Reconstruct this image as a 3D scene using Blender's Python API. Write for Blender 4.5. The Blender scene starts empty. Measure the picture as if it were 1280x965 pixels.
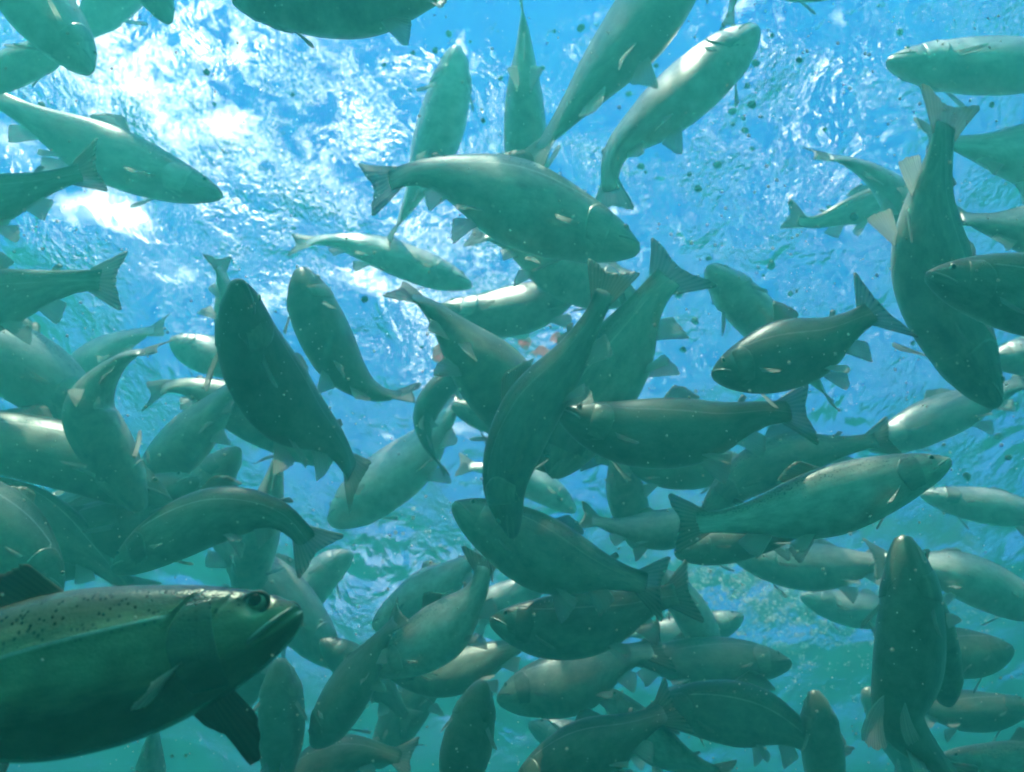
import bpy, bmesh, math, random
import numpy as np
from mathutils import Vector

random.seed(7)
rng = np.random.default_rng(7)
scene = bpy.context.scene
C = scene.collection
R = math.radians

# ------------------------------------------------------------------ camera
PITCH = R(53.0)
CAM_Z = -2.8
F_PX = 1312.0                      # focal length in pixels of a 1280 px wide frame
cam_data = bpy.data.cameras.new('camera')
cam_data.sensor_width = 36.0
cam_data.lens = 36.0 * F_PX / 1280.0
cam_data.clip_start = 0.02
cam_data.clip_end = 500.0
cam = bpy.data.objects.new('camera', cam_data)
C.objects.link(cam)
cam.location = (0, 0, CAM_Z)
cam.rotation_euler = (R(90) + PITCH, 0, 0)
scene.camera = cam
cam_data.dof.use_dof = True
cam_data.dof.focus_distance = 0.85
cam_data.dof.aperture_fstop = 13.0

CAM = np.array([0, 0, CAM_Z])
RIGHT = np.array([1.0, 0, 0])
UP = np.array([0, -math.sin(PITCH), math.cos(PITCH)])
FWD = np.array([0, math.cos(PITCH), math.sin(PITCH)])


def at(x, y, d):
    """World point seen at photo pixel (x, y) at depth d along the view axis."""
    return CAM + d * (RIGHT * (x - 640.0) / F_PX + UP * (482.5 - y) / F_PX + FWD)


def at_level(x, y, z):
    """World point on the level z seen at photo pixel (x, y)."""
    v = RIGHT * (x - 640.0) / F_PX + UP * (482.5 - y) / F_PX + FWD
    return CAM + v * (z - CAM_Z) / v[2]


# ------------------------------------------------------------------ sky, sun, exposure
SUN_EL, SUN_AZ = 65.0, 205.0       # azimuth clockwise from +Y
world = bpy.data.worlds.new('World')
scene.world = world
world.use_nodes = True
nt = world.node_tree
nt.nodes.clear()
N = nt.nodes.new
out = N('ShaderNodeOutputWorld')
bg = N('ShaderNodeBackground')
sky = N('ShaderNodeTexSky')
sky.sky_type = 'NISHITA'
sky.sun_disc = False
sky.sun_elevation = R(SUN_EL)
sky.sun_rotation = R(SUN_AZ)
sky.ozone_density = 6.0
sky.dust_density = 0.0
sky.air_density = 0.8
tc = N('ShaderNodeTexCoord')
sep = N('ShaderNodeSeparateXYZ')
nt.links.new(tc.outputs['Generated'], sep.inputs[0])
mx = N('ShaderNodeMath'); mx.operation = 'MAXIMUM'; mx.inputs[1].default_value = 0.12
nt.links.new(sep.outputs['Z'], mx.inputs[0])
dv = N('ShaderNodeVectorMath'); dv.operation = 'DIVIDE'
cmb = N('ShaderNodeCombineXYZ')
for k in range(3):
    nt.links.new(mx.outputs[0], cmb.inputs[k])
nt.links.new(tc.outputs['Generated'], dv.inputs[0]); nt.links.new(cmb.outputs[0], dv.inputs[1])
ns = N('ShaderNodeTexNoise'); ns.inputs['Scale'].default_value = 9.0
ns.inputs['Detail'].default_value = 6.0; ns.inputs['Roughness'].default_value = 0.66
mp = N('ShaderNodeMapping'); mp.inputs['Location'].default_value = (4.35, 2.55, 1.0)
nt.links.new(dv.outputs[0], mp.inputs['Vector'])
nt.links.new(mp.outputs[0], ns.inputs['Vector'])
ramp = N('ShaderNodeValToRGB')
ramp.color_ramp.elements[0].position = 0.585; ramp.color_ramp.elements[0].color = (0, 0, 0, 1)
ramp.color_ramp.elements[1].position = 0.80; ramp.color_ramp.elements[1].color = (1, 1, 1, 1)
mix = N('ShaderNodeMix'); mix.data_type = 'RGBA'
# brighter cloud patches, added where the surface should show white glare
bank = None
for dx, dy, dz, c0, c1, wob in ((-0.33, 0.45, 0.83, 0.965, 1.0, 0.12), (-0.19, 0.56, 0.8, 0.985, 1.0, 0.1), (-0.04, 0.67, 0.74, 0.985, 1.0, 0.1), (0.31, 0.5, 0.81, 0.993, 1.0, 0.06), (-0.16, 0.95, 0.26, 0.985, 1.0, 0.09)):
    dt = N('ShaderNodeVectorMath'); dt.operation = 'DOT_PRODUCT'
    nt.links.new(tc.outputs['Generated'], dt.inputs[0]); dt.inputs[1].default_value = Vector((dx, dy, dz)).normalized()
    br = N('ShaderNodeMapRange'); br.inputs['From Min'].default_value = c0; br.inputs['From Max'].default_value = c1
    br.inputs['To Max'].default_value = wob
    nt.links.new(dt.outputs['Value'], br.inputs['Value'])
    if bank is None:
        bank = br.outputs[0]
    else:
        am = N('ShaderNodeMath'); am.operation = 'MAXIMUM'
        nt.links.new(bank, am.inputs[0]); nt.links.new(br.outputs[0], am.inputs[1]); bank = am.outputs[0]
cl = N('ShaderNodeMath'); cl.operation = 'ADD'
nt.links.new(ns.outputs['Fac'], cl.inputs[0]); nt.links.new(bank, cl.inputs[1])
nt.links.new(cl.outputs[0], ramp.inputs[0])
nt.links.new(ramp.outputs[0], mix.inputs['Factor'])
blue = N('ShaderNodeMix'); blue.data_type = 'RGBA'; blue.blend_type = 'MULTIPLY'; blue.inputs['Factor'].default_value = 1.0
nt.links.new(sky.outputs[0], blue.inputs[6]); blue.inputs[7].default_value = (0.24, 0.58, 1.75, 1)   # deep clear blue
nt.links.new(blue.outputs[2], mix.inputs[6])
mix.inputs[7].default_value = (44, 44, 44, 1)
nt.links.new(mix.outputs[2], bg.inputs['Color'])
bg.inputs['Strength'].default_value = 0.10
nt.links.new(bg.outputs[0], out.inputs['Surface'])

sun_data = bpy.data.lights.new('sun', 'SUN')
sun_data.energy = 5.0
sun_data.angle = R(0.6)
sun_data.color = (1.0, 0.95, 0.86)
sun = bpy.data.objects.new('sun', sun_data)
C.objects.link(sun)
sd = Vector((math.sin(R(SUN_AZ)) * math.cos(R(SUN_EL)), math.cos(R(SUN_AZ)) * math.cos(R(SUN_EL)), math.sin(R(SUN_EL))))
sun.rotation_euler = sd.to_track_quat('Z', 'Y').to_euler()
sun.location = (0, 0, 20)

vs = scene.view_settings
vs.view_transform = 'Standard'
vs.look = 'None'
vs.gamma = 1.0
vs.use_curve_mapping = False
vs.exposure = 2.4

cy = scene.cycles
cy.max_bounces = 12
cy.diffuse_bounces = 2
cy.glossy_bounces = 3
cy.transmission_bounces = 4
cy.transparent_max_bounces = 16
cy.volume_bounces = 2
cy.caustics_reflective = False
cy.caustics_refractive = True
cy.blur_glossy = 0.3
cy.sample_clamp_indirect = 4.0
cy.use_denoising = True
try:
    cy.denoiser = 'OPENIMAGEDENOISE'
except Exception:
    pass
cy.use_adaptive_sampling = False
cy.filter_width = 1.9


# ------------------------------------------------------------------ helpers
def tag(o, label=None, cat=None, group=None, kind=None):
    if label: o['label'] = label
    if cat: o['category'] = cat
    if group: o['group'] = group
    if kind: o['kind'] = kind
    return o


def new_mat(name):
    m = bpy.data.materials.new(name)
    m.use_nodes = True
    m.node_tree.nodes.clear()
    o = m.node_tree.nodes.new('ShaderNodeOutputMaterial')
    return m, m.node_tree, o


def mesh_obj(name, verts, faces, mat, parent=None, rest=None, smooth=True):
    me = bpy.data.meshes.new(name)
    me.from_pydata([tuple(v) for v in verts], [], [tuple(f) for f in faces])
    if rest is not None:
        a = me.attributes.new('rest', 'FLOAT_VECTOR', 'POINT')
        a.data.foreach_set('vector', np.asarray(rest, dtype=np.float32).ravel())
    if smooth:
        me.polygons.foreach_set('use_smooth', [True] * len(me.polygons))
    me.materials.append(mat)
    me.update()
    o = bpy.data.objects.new(name, me)
    C.objects.link(o)
    if parent is not None:
        o.parent = parent
    return o


# ------------------------------------------------------------------ materials
def body_material(name, back, flank, belly, rough=0.33, metal=0.3, line=0.35):
    m, t, o = new_mat(name)
    n, l = t.nodes.new, t.links.new
    at_ = n('ShaderNodeAttribute'); at_.attribute_name = 'rest'
    s = n('ShaderNodeSeparateXYZ'); l(at_.outputs['Vector'], s.inputs[0])
    wob = n('ShaderNodeTexNoise'); wob.inputs['Scale'].default_value = 9.0; wob.inputs['Detail'].default_value = 4
    l(at_.outputs['Vector'], wob.inputs['Vector'])
    add = n('ShaderNodeMath'); add.operation = 'MULTIPLY_ADD'
    l(wob.outputs['Fac'], add.inputs[0]); add.inputs[1].default_value = 0.35
    l(s.outputs['Y'], add.inputs[2])
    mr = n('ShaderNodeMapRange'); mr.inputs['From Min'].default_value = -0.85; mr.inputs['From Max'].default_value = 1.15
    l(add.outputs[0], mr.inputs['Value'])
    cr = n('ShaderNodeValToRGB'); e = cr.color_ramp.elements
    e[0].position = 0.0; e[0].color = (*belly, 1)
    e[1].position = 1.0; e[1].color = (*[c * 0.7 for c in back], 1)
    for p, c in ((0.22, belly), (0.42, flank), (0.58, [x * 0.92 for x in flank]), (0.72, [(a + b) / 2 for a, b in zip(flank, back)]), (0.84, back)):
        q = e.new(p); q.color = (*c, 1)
    l(mr.outputs[0], cr.inputs[0])
    # black spots on the back, fewer towards the belly
    sc = n('ShaderNodeVectorMath'); sc.operation = 'MULTIPLY'; sc.inputs[1].default_value = (1.0, 0.11, 1.0)
    l(at_.outputs['Vector'], sc.inputs[0])
    vo = n('ShaderNodeTexVoronoi'); vo.inputs['Scale'].default_value = 88.0; vo.inputs['Randomness'].default_value = 1.0
    l(sc.outputs[0], vo.inputs['Vector'])
    sp = n('ShaderNodeMapRange'); sp.inputs['From Min'].default_value = 0.34; sp.inputs['From Max'].default_value = 0.22
    l(vo.outputs['Distance'], sp.inputs['Value'])
    hi = n('ShaderNodeMapRange'); hi.inputs['From Min'].default_value = 0.12; hi.inputs['From Max'].default_value = 0.5
    l(s.outputs['Y'], hi.inputs['Value'])
    ms = n('ShaderNodeMath'); ms.operation = 'MULTIPLY'
    l(sp.outputs[0], ms.inputs[0]); l(hi.outputs[0], ms.inputs[1])
    mixc = n('ShaderNodeMix'); mixc.data_type = 'RGBA'
    l(ms.outputs[0], mixc.inputs['Factor']); l(cr.outputs[0], mixc.inputs[6])
    mixc.inputs[7].default_value = (0.012, 0.014, 0.012, 1)
    # pale lateral line
    lat = n('ShaderNodeMath'); lat.operation = 'MULTIPLY_ADD'
    l(s.outputs['X'], lat.inputs[0]); lat.inputs[1].default_value = 0.75
    l(s.outputs['Y'], lat.inputs[2])
    l2 = n('ShaderNodeMath'); l2.operation = 'SUBTRACT'; l(lat.outputs[0], l2.inputs[0]); l2.inputs[1].default_value = 0.56
    l3 = n('ShaderNodeMath'); l3.operation = 'ABSOLUTE'; l(l2.outputs[0], l3.inputs[0])
    l4 = n('ShaderNodeMapRange'); l4.inputs['From Min'].default_value = 0.036; l4.inputs['From Max'].default_value = 0.012
    l(l3.outputs[0], l4.inputs['Value'])
    xr = n('ShaderNodeMapRange'); xr.inputs['From Min'].default_value = 0.2; xr.inputs['From Max'].default_value = 0.215
    l(s.outputs['X'], xr.inputs['Value'])
    l5 = n('ShaderNodeMath'); l5.operation = 'MULTIPLY'; l(l4.outputs[0], l5.inputs[0]); l(xr.outputs[0], l5.inputs[1])
    l6 = n('ShaderNodeMath'); l6.operation = 'MULTIPLY'; l(l5.outputs[0], l6.inputs[0]); l6.inputs[1].default_value = line
    mixl = n('ShaderNodeMix'); mixl.data_type = 'RGBA'
    l(l6.outputs[0], mixl.inputs['Factor']); l(mixc.outputs[2], mixl.inputs[6])
    mixl.inputs[7].default_value = (0.72, 0.72, 0.66, 1)
    mo = n('ShaderNodeTexNoise'); mo.inputs['Scale'].default_value = 14.0; mo.inputs['Detail'].default_value = 7; mo.inputs['Roughness'].default_value = 0.7
    mv = n('ShaderNodeVectorMath'); mv.operation = 'MULTIPLY_ADD'; mv.inputs[1].default_value = (1.0, 0.25, 1.0)
    oi = n('ShaderNodeObjectInfo'); l(oi.outputs['Random'], mv.inputs[2])
    l(at_.outputs['Vector'], mv.inputs[0]); l(mv.outputs[0], mo.inputs['Vector'])
    mm = n('ShaderNodeMapRange'); mm.inputs['From Min'].default_value = 0.3; mm.inputs['From Max'].default_value = 0.7
    mm.inputs['To Min'].default_value = 0.62; mm.inputs['To Max'].default_value = 1.25
    l(mo.outputs['Fac'], mm.inputs['Value'])
    rv = n('ShaderNodeMapRange'); rv.inputs['To Min'].default_value = 0.6; rv.inputs['To Max'].default_value = 1.4
    l(oi.outputs['Random'], rv.inputs['Value'])
    mmm = n('ShaderNodeMath'); mmm.operation = 'MULTIPLY'; l(mm.outputs[0], mmm.inputs[0]); l(rv.outputs[0], mmm.inputs[1])
    mw = n('ShaderNodeVectorMath'); mw.operation = 'SCALE'; l(mixl.outputs[2], mw.inputs[0]); l(mmm.outputs[0], mw.inputs['Scale'])
    b = n('ShaderNodeBsdfPrincipled')
    l(mw.outputs[0], b.inputs['Base Color'])
    b.inputs['Metallic'].default_value = metal
    b.inputs['Roughness'].default_value = rough
    b.inputs['Specular IOR Level'].default_value = 0.35
    # scales as fine relief
    scl = n('ShaderNodeTexVoronoi'); scl.inputs['Scale'].default_value = 150.0
    sv = n('ShaderNodeVectorMath'); sv.operation = 'MULTIPLY'; sv.inputs[1].default_value = (1.0, 0.16, 1.0)
    l(at_.outputs['Vector'], sv.inputs[0]); l(sv.outputs[0], scl.inputs['Vector'])
    bp = n('ShaderNodeBump'); bp.inputs['Strength'].default_value = 0.12; bp.inputs['Distance'].default_value = 0.0015
    l(scl.outputs['Distance'], bp.inputs['Height']); l(bp.outputs[0], b.inputs['Normal'])
    l(b.outputs[0], o.inputs['Surface'])
    return m


def fin_material(name, col, transp=0.25, dark_edge=0.5):
    m, t, o = new_mat(name)
    n, l = t.nodes.new, t.links.new
    at_ = n('ShaderNodeAttribute'); at_.attribute_name = 'rest'
    s = n('ShaderNodeSeparateXYZ'); l(at_.outputs['Vector'], s.inputs[0])
    wv = n('ShaderNodeMath'); wv.operation = 'MULTIPLY'; l(s.outputs['X'], wv.inputs[0]); wv.inputs[1].default_value = 75.0
    si = n('ShaderNodeMath'); si.operation = 'SINE'; l(wv.outputs[0], si.inputs[0])
    mr = n('ShaderNodeMapRange'); mr.inputs['From Min'].default_value = -1; l(si.outputs[0], mr.inputs['Value'])
    ed = n('ShaderNodeMapRange'); ed.inputs['From Min'].default_value = 0.2; ed.inputs['From Max'].default_value = 1.0
    ed.inputs['To Min'].default_value = 1.0; ed.inputs['To Max'].default_value = dark_edge
    l(s.outputs['Y'], ed.inputs['Value'])
    mc = n('ShaderNodeMix'); mc.data_type = 'RGBA'
    l(mr.outputs[0], mc.inputs['Factor'])
    mc.inputs[6].default_value = (*[c * 0.62 for c in col], 1); mc.inputs[7].default_value = (*col, 1)
    mu = n('ShaderNodeVectorMath'); mu.operation = 'SCALE'
    l(mc.outputs[2], mu.inputs[0]); l(ed.outputs[0], mu.inputs['Scale'])
    b = n('ShaderNodeBsdfPrincipled'); l(mu.outputs[0], b.inputs['Base Color'])
    b.inputs['Roughness'].default_value = 0.4
    tr = n('ShaderNodeBsdfTranslucent'); l(mu.outputs[0], tr.inputs['Color'])
    m1 = n('ShaderNodeMixShader'); m1.inputs[0].default_value = 0.5
    l(b.outputs[0], m1.inputs[1]); l(tr.outputs[0], m1.inputs[2])
    tp = n('ShaderNodeBsdfTransparent')
    m2 = n('ShaderNodeMixShader'); m2.inputs[0].default_value = transp
    l(m1.outputs[0], m2.inputs[1]); l(tp.outputs[0], m2.inputs[2])
    l(m2.outputs[0], o.inputs['Surface'])
    return m


def simple_mat(name, col, rough=0.5, metal=0.0, spec=0.5, noise=0.0, nscale=30.0):
    m, t, o = new_mat(name)
    n, l = t.nodes.new, t.links.new
    b = n('ShaderNodeBsdfPrincipled')
    b.inputs['Base Color'].default_value = (*col, 1)
    b.inputs['Roughness'].default_value = rough
    b.inputs['Metallic'].default_value = metal
    b.inputs['Specular IOR Level'].default_value = spec
    if noise:
        tx = n('ShaderNodeTexNoise'); tx.inputs['Scale'].default_value = nscale
        tcn = n('ShaderNodeTexCoord'); l(tcn.outputs['Object'], tx.inputs['Vector'])
        mc = n('ShaderNodeMix'); mc.data_type = 'RGBA'
        l(tx.outputs['Fac'], mc.inputs['Factor'])
        mc.inputs[6].default_value = (*[c * (1 - noise) for c in col], 1)
        mc.inputs[7].default_value = (*[min(1, c * (1 + noise)) for c in col], 1)
        l(mc.outputs[2], b.inputs['Base Color'])
    l(b.outputs[0], o.inputs['Surface'])
    return m


BODY = [
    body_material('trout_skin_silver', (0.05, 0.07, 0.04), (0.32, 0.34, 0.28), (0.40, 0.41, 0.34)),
    body_material('trout_skin_olive_shade', (0.035, 0.05, 0.03), (0.19, 0.21, 0.155), (0.24, 0.25, 0.19)),  # darker olive skin; on the bottom fish its darkness is painted shade
    body_material('trout_skin_pale_lit', (0.22, 0.24, 0.19), (0.62, 0.62, 0.55), (0.62, 0.62, 0.55)),  # sunlight put into the colour: skin paled for fish flashing in the sun
    body_material('trout_skin_shaded_belly', (0.085, 0.105, 0.07), (0.46, 0.48, 0.32), (0.11, 0.12, 0.07), 0.25, 0.5, 1.0),  # close fish: shade under the body painted in as a dark belly
    body_material('gill_cover_silver', (0.13, 0.155, 0.11), (0.5, 0.53, 0.42), (0.14, 0.16, 0.10), 0.22, 0.65, 0.0),
]
FIN_PALE = fin_material('fin_membrane_pale', (0.78, 0.78, 0.7), 0.33, 0.95)
FIN_DARK = fin_material('fin_membrane_dark', (0.26, 0.28, 0.22), 0.3, 0.7)
FIN_DUSK = fin_material('fin_membrane_dusky', (0.07, 0.075, 0.06), 0.04, 0.6)
IRIS = simple_mat('fish_iris', (0.55, 0.53, 0.40), 0.25, 0.4, 0.5)
PUPIL = simple_mat('fish_pupil', (0.004, 0.004, 0.004), 0.25, 0.0, 0.15)
SOCKET = simple_mat('eye_ring_skin', (0.012, 0.015, 0.012), 0.45)
JAW = simple_mat('jaw_skin', (0.40, 0.42, 0.38), 0.35, 0.3, 0.4, 0.25, 40)

# ------------------------------------------------------------------ trout anatomy, in body lengths
KT = np.array([0, .006, .02, .045, .08, .12, .17, .23, .30, .38, .46, .54, .62, .70, .77, .83, .87, .91])
KTOP = np.array([.001, .012, .021, .034, .049, .062, .075, .087, .098, .105, .104, .095, .079, .060, .047, .040, .039, .039])
KBOT = np.array([.001, .013, .025, .040, .056, .070, .084, .098, .110, .117, .118, .109, .089, .064, .048, .040, .039, .039])
KWID = np.array([.001, .012, .021, .032, .044, .054, .063, .069, .074, .076, .074, .066, .052, .037, .025, .016, .009, .0015])


def smooth_interp(x, kx, ky):
    # monotone-ish cubic (Catmull-Rom tangents)
    x = np.asarray(x, float)
    d = np.gradient(ky, kx)
    i = np.clip(np.searchsorted(kx, x) - 1, 0, len(kx) - 2)
    h = kx[i + 1] - kx[i]
    u = (x - kx[i]) / h
    return ((2*u**3 - 3*u**2 + 1) * ky[i] + (u**3 - 2*u**2 + u) * h * d[i]
            + (-2*u**3 + 3*u**2) * ky[i + 1] + (u**3 - u**2) * h * d[i + 1])


PEXP = 2.25


def half_height(t, z):
    return np.where(z >= 0, smooth_interp(t, KT, KTOP), smooth_interp(t, KT, KBOT))


def flank_y(t, z):
    """Half width of the body at station t and height z (lengths)."""
    h = half_height(t, z)
    r = np.clip(np.abs(z) / h, 0, 1)
    return smooth_interp(t, KT, KWID) * np.maximum(0, 1 - r ** PEXP) ** (1 / PEXP)


def gill_edge(z):
    return 0.212 - 2.2 * (z + 0.012) ** 2 * np.where(z > -0.012, 5.5, 3.0)


def build_body_rest(nr, ns, detail):
    # stations crowd towards the head
    u = np.linspace(0, 1, nr)
    t = 0.91 * (0.35 * u + 0.65 * u ** 1.6)
    th = np.linspace(0, 2 * np.pi, ns, endpoint=False)
    T, TH = np.meshgrid(t, th, indexing='ij')
    c, s = np.cos(TH), np.sin(TH)
    top = smooth_interp(T, KT, KTOP); bot = smooth_interp(T, KT, KBOT); w = smooth_interp(T, KT, KWID)
    hz = np.where(s >= 0, top, bot)
    y = w * np.sign(c) * np.abs(c) ** (2 / PEXP)
    z = hz * np.sign(s) * np.abs(s) ** (2 / PEXP)
    v = z / np.maximum(hz, 1e-4)
    if detail:
        inw = np.zeros_like(T)
        # mouth cleft
        zm = 0.004 - 0.41 * T
        cut = 1 / (1 + np.exp((T - 0.080) / 0.004))
        inw += 0.0062 * np.exp(-((z - zm) / 0.0032) ** 2) * cut * (T > 0.002)
        # gill slit behind the cover
        tg = gill_edge(z)
        lim = 1 / (1 + np.exp((np.abs(z + 0.01) - 0.072) / 0.004))
        inw += 0.0058 * np.exp(-((T - tg - 0.006) / 0.004) ** 2) * lim
        # cheek edge (preopercle)
        inw += 0.0026 * np.exp(-((T - (gill_edge(z) - 0.062 - 0.25 * z)) / 0.004) ** 2) * lim * (T > 0.1)
        # lateral line ridge
        zl = (0.56 - 0.75 * T)
        inw -= 0.0016 * np.exp(-((v - zl) / 0.04) ** 2) * (T > 0.22) * (T < 0.88)
        # eye socket
        inw += 0.006 * np.exp(-(((T - 0.066) / 0.024) ** 2 + ((z - 0.0245) / 0.0145) ** 2) ** 2)
        inw *= np.abs(c) ** 0.4
        y = y - np.sign(c) * np.minimum(inw, np.abs(y) * 0.6)
    P = np.stack([T, y, z], -1).reshape(-1, 3)
    A = np.stack([T, v, y], -1).reshape(-1, 3)
    faces = []
    for i in range(nr - 1):
        for j in range(ns):
            k = (j + 1) % ns
            faces.append((i * ns + j, i * ns + k, (i + 1) * ns + k, (i + 1) * ns + j))
    faces.append(tuple(range(ns - 1, -1, -1)))
    faces.append(tuple((nr - 1) * ns + j for j in range(ns)))
    return P, A, faces


def fin_rest(base, tip, thick=0.0016, nu=15, nv=6, bow=(0, 0, 0), edge=None, ripple=0.0012, seed=0):
    """A fin as a thin solid sheet between a base line and a tip line (polylines in rest space)."""
    base = np.array(base, float); tip = np.array(tip, float)

    def samp(p, n):
        d = np.r_[0, np.cumsum(np.linalg.norm(np.diff(p, axis=0), axis=1))]
        x = np.linspace(0, d[-1], n)
        return np.stack([np.interp(x, d, p[:, k]) for k in range(3)], -1)
    b, q = samp(base, nu), samp(tip, nu)
    for _ in range(2):
        q[1:-1] = (q[:-2] + 2 * q[1:-1] + q[2:]) / 4
    # round off the two corners
    q[0] = q[0] * .9 + b[0] * .1; q[-1] = q[-1] * .9 + b[-1] * .1
    nrm = np.cross(b[-1] - b[0], q.mean(0) - b.mean(0)); nrm /= np.linalg.norm(nrm) + 1e-9
    V, A = [], []
    r = np.random.default_rng(seed)
    ph = r.uniform(0, 6.28)
    ragged = r.uniform(-0.035, 0.035, nu)
    for side in (1, -1):
        for i in range(nu):
            for j in range(nv):
                g = j / (nv - 1)
                f = g * (1 + ragged[i] * g)
                p = b[i] * (1 - f) + q[i] * f + np.array(bow) * 4 * g * (1 - g) * 0.5
                p = p + nrm * (ripple * math.sin(i * 2.3 + ph) * g + ripple * 3 * math.sin(i * .45 + ph * 2 + g * 2) * g)
                p = p + nrm * side * thick * (1 - 0.75 * g) * (0.55 + 0.45 * (i % 2))
                V.append(p); A.append((i / (nu - 1), g, 0))
    Fc = []
    h = nu * nv
    for i in range(nu - 1):
        for j in range(nv - 1):
            a, b_, c_, d_ = i * nv + j, (i + 1) * nv + j, (i + 1) * nv + j + 1, i * nv + j + 1
            Fc.append((a, b_, c_, d_)); Fc.append((h + d_, h + c_, h + b_, h + a))
    rim = [i * nv for i in range(nu)] + [(nu - 1) * nv + j for j in range(1, nv)] \
        + [i * nv + nv - 1 for i in range(nu - 2, -1, -1)] + [j for j in range(nv - 2, 0, -1)]
    for k in range(len(rim)):
        a, b_ = rim[k], rim[(k + 1) % len(rim)]
        Fc.append((a, h + a, h + b_, b_))
    return np.array(V), np.array(A), Fc


def cap_rest(center, normal_y, r_t, r_z, bulge, n=16, m=5):
    """A domed disc facing sideways (eye, pupil)."""
    V = [np.array(center) + np.array([0, normal_y * bulge, 0])]
    for j in range(1, m + 1):
        a = j / m * math.pi / 2
        for i in range(n):
            p = 2 * math.pi * i / n
            V.append(np.array(center) + np.array([r_t * math.sin(a) * math.cos(p), normal_y * bulge * math.cos(a), r_z * math.sin(a) * math.sin(p)]))
    # closed back so that the piece is a solid lens
    V.append(np.array(center) - np.array([0, normal_y * bulge * 0.6, 0]))
    F = [(0, 1 + i, 1 + (i + 1) % n) for i in range(n)]
    for j in range(m - 1):
        for i in range(n):
            k = (i + 1) % n
            F.append((1 + j * n + i, 1 + (j + 1) * n + i, 1 + (j + 1) * n + k, 1 + j * n + k))
    last = len(V) - 1
    F += [(1 + (m - 1) * n + (i + 1) % n, 1 + (m - 1) * n + i, last) for i in range(n)]
    return np.array(V), None, F


def plate_rest(side, t0, edge, z0, z1, off, nt_=10, nz=12):
    """Gill cover: a curved plate lying just proud of the head."""
    V, A = [], []
    for lay in (off, -0.002):
        for i in range(nz):
            z = z0 + (z1 - z0) * i / (nz - 1)
            te = float(edge(np.array(z)))
            for j in range(nt_):
                g = j / (nt_ - 1)
                t = t0 + (te - t0) * g
                h = float(half_height(np.array(t), np.array(z)))
                zz = max(-0.97 * h, min(0.97 * h, z))
                rim = math.sin(math.pi * i / (nz - 1)) ** 0.3 * min(1, g * 3)
                y = float(flank_y(np.array(t), np.array(zz))) + lay * rim + (0.0 if lay > 0 else -0.001)
                V.append((t, side * y, zz)); A.append((t, zz / h, y))
    h_ = nt_ * nz
    F = []
    for i in range(nz - 1):
        for j in range(nt_ - 1):
            a, b, c, d = i * nt_ + j, i * nt_ + j + 1, (i + 1) * nt_ + j + 1, (i + 1) * nt_ + j
            F.append((a, b, c, d)); F.append((h_ + d, h_ + c, h_ + b, h_ + a))
    rim = list(range(nt_)) + [i * nt_ + nt_ - 1 for i in range(1, nz)] + [(nz - 1) * nt_ + j for j in range(nt_ - 2, -1, -1)] + [i * nt_ for i in range(nz - 2, 0, -1)]
    for k in range(len(rim)):
        a, b = rim[k], rim[(k + 1) % len(rim)]
        F.append((a, h_ + a, h_ + b, b))
    return np.array(V), np.array(A), F


def jaw_rest(side):
    """Upper jaw bone along the mouth."""
    V = []
    n = 10
    for lay in (1, 0):
        for k in range(n):
            g = k / (n - 1)
            t = 0.012 + 0.076 * g
            zc = 0.010 - 0.43 * t
            wd = 0.0028 + 0.0062 * math.sin(math.pi * min(1, g * 0.62 + 0.28)) * g
            for e in (0, 1, 2):
                z = zc + wd * (0.0, 0.55, 1.1)[e]
                y = float(flank_y(np.array(t), np.array(z)))
                V.append((t, side * (y + (0.0030 if e == 1 else 0.0014) * lay - 0.002 * (1 - lay)), z))
    F = []
    h = 3 * n
    for k in range(n - 1):
        for e in (0, 1):
            a, b, c, d = 3 * k + e, 3 * k + e + 1, 3 * k + 4 + e, 3 * k + 3 + e
            F.append((a, b, c, d)); F.append((h + d, h + c, h + b, h + a))
    rim = [0, 1, 2] + [3 * k + 2 for k in range(1, n)] + [3 * n - 2, 3 * n - 3] + [3 * k for k in range(n - 2, 0, -1)]
    for k in range(len(rim)):
        a, b = rim[k], rim[(k + 1) % len(rim)]
        F.append((a, h + a, h + b, b))
    return np.array(V), None, F


BODY_HI = build_body_rest(150, 128, True)
BODY_LO = build_body_rest(44, 32, False)


def catmull(P, n):
    P = np.asarray(P, float)
    Q = np.vstack([2 * P[0] - P[1], P, 2 * P[-1] - P[-2]])
    outp = []
    m = len(P) - 1
    for i in range(m):
        p0, p1, p2, p3 = Q[i:i + 4]
        for u in np.linspace(0, 1, 40, endpoint=(i == m - 1)):
            outp.append(0.5 * (2 * p1 + (p2 - p0) * u + (2 * p0 - 5 * p1 + 4 * p2 - p3) * u**2 + (-p0 + 3 * p1 - 3 * p2 + p3) * u**3))
    outp = np.array(outp)
    d = np.r_[0, np.cumsum(np.linalg.norm(np.diff(outp, axis=0), axis=1))]
    x = np.linspace(0, d[-1], n)
    return np.stack([np.interp(x, d, outp[:, k]) for k in range(3)], -1), d[-1]


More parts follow.
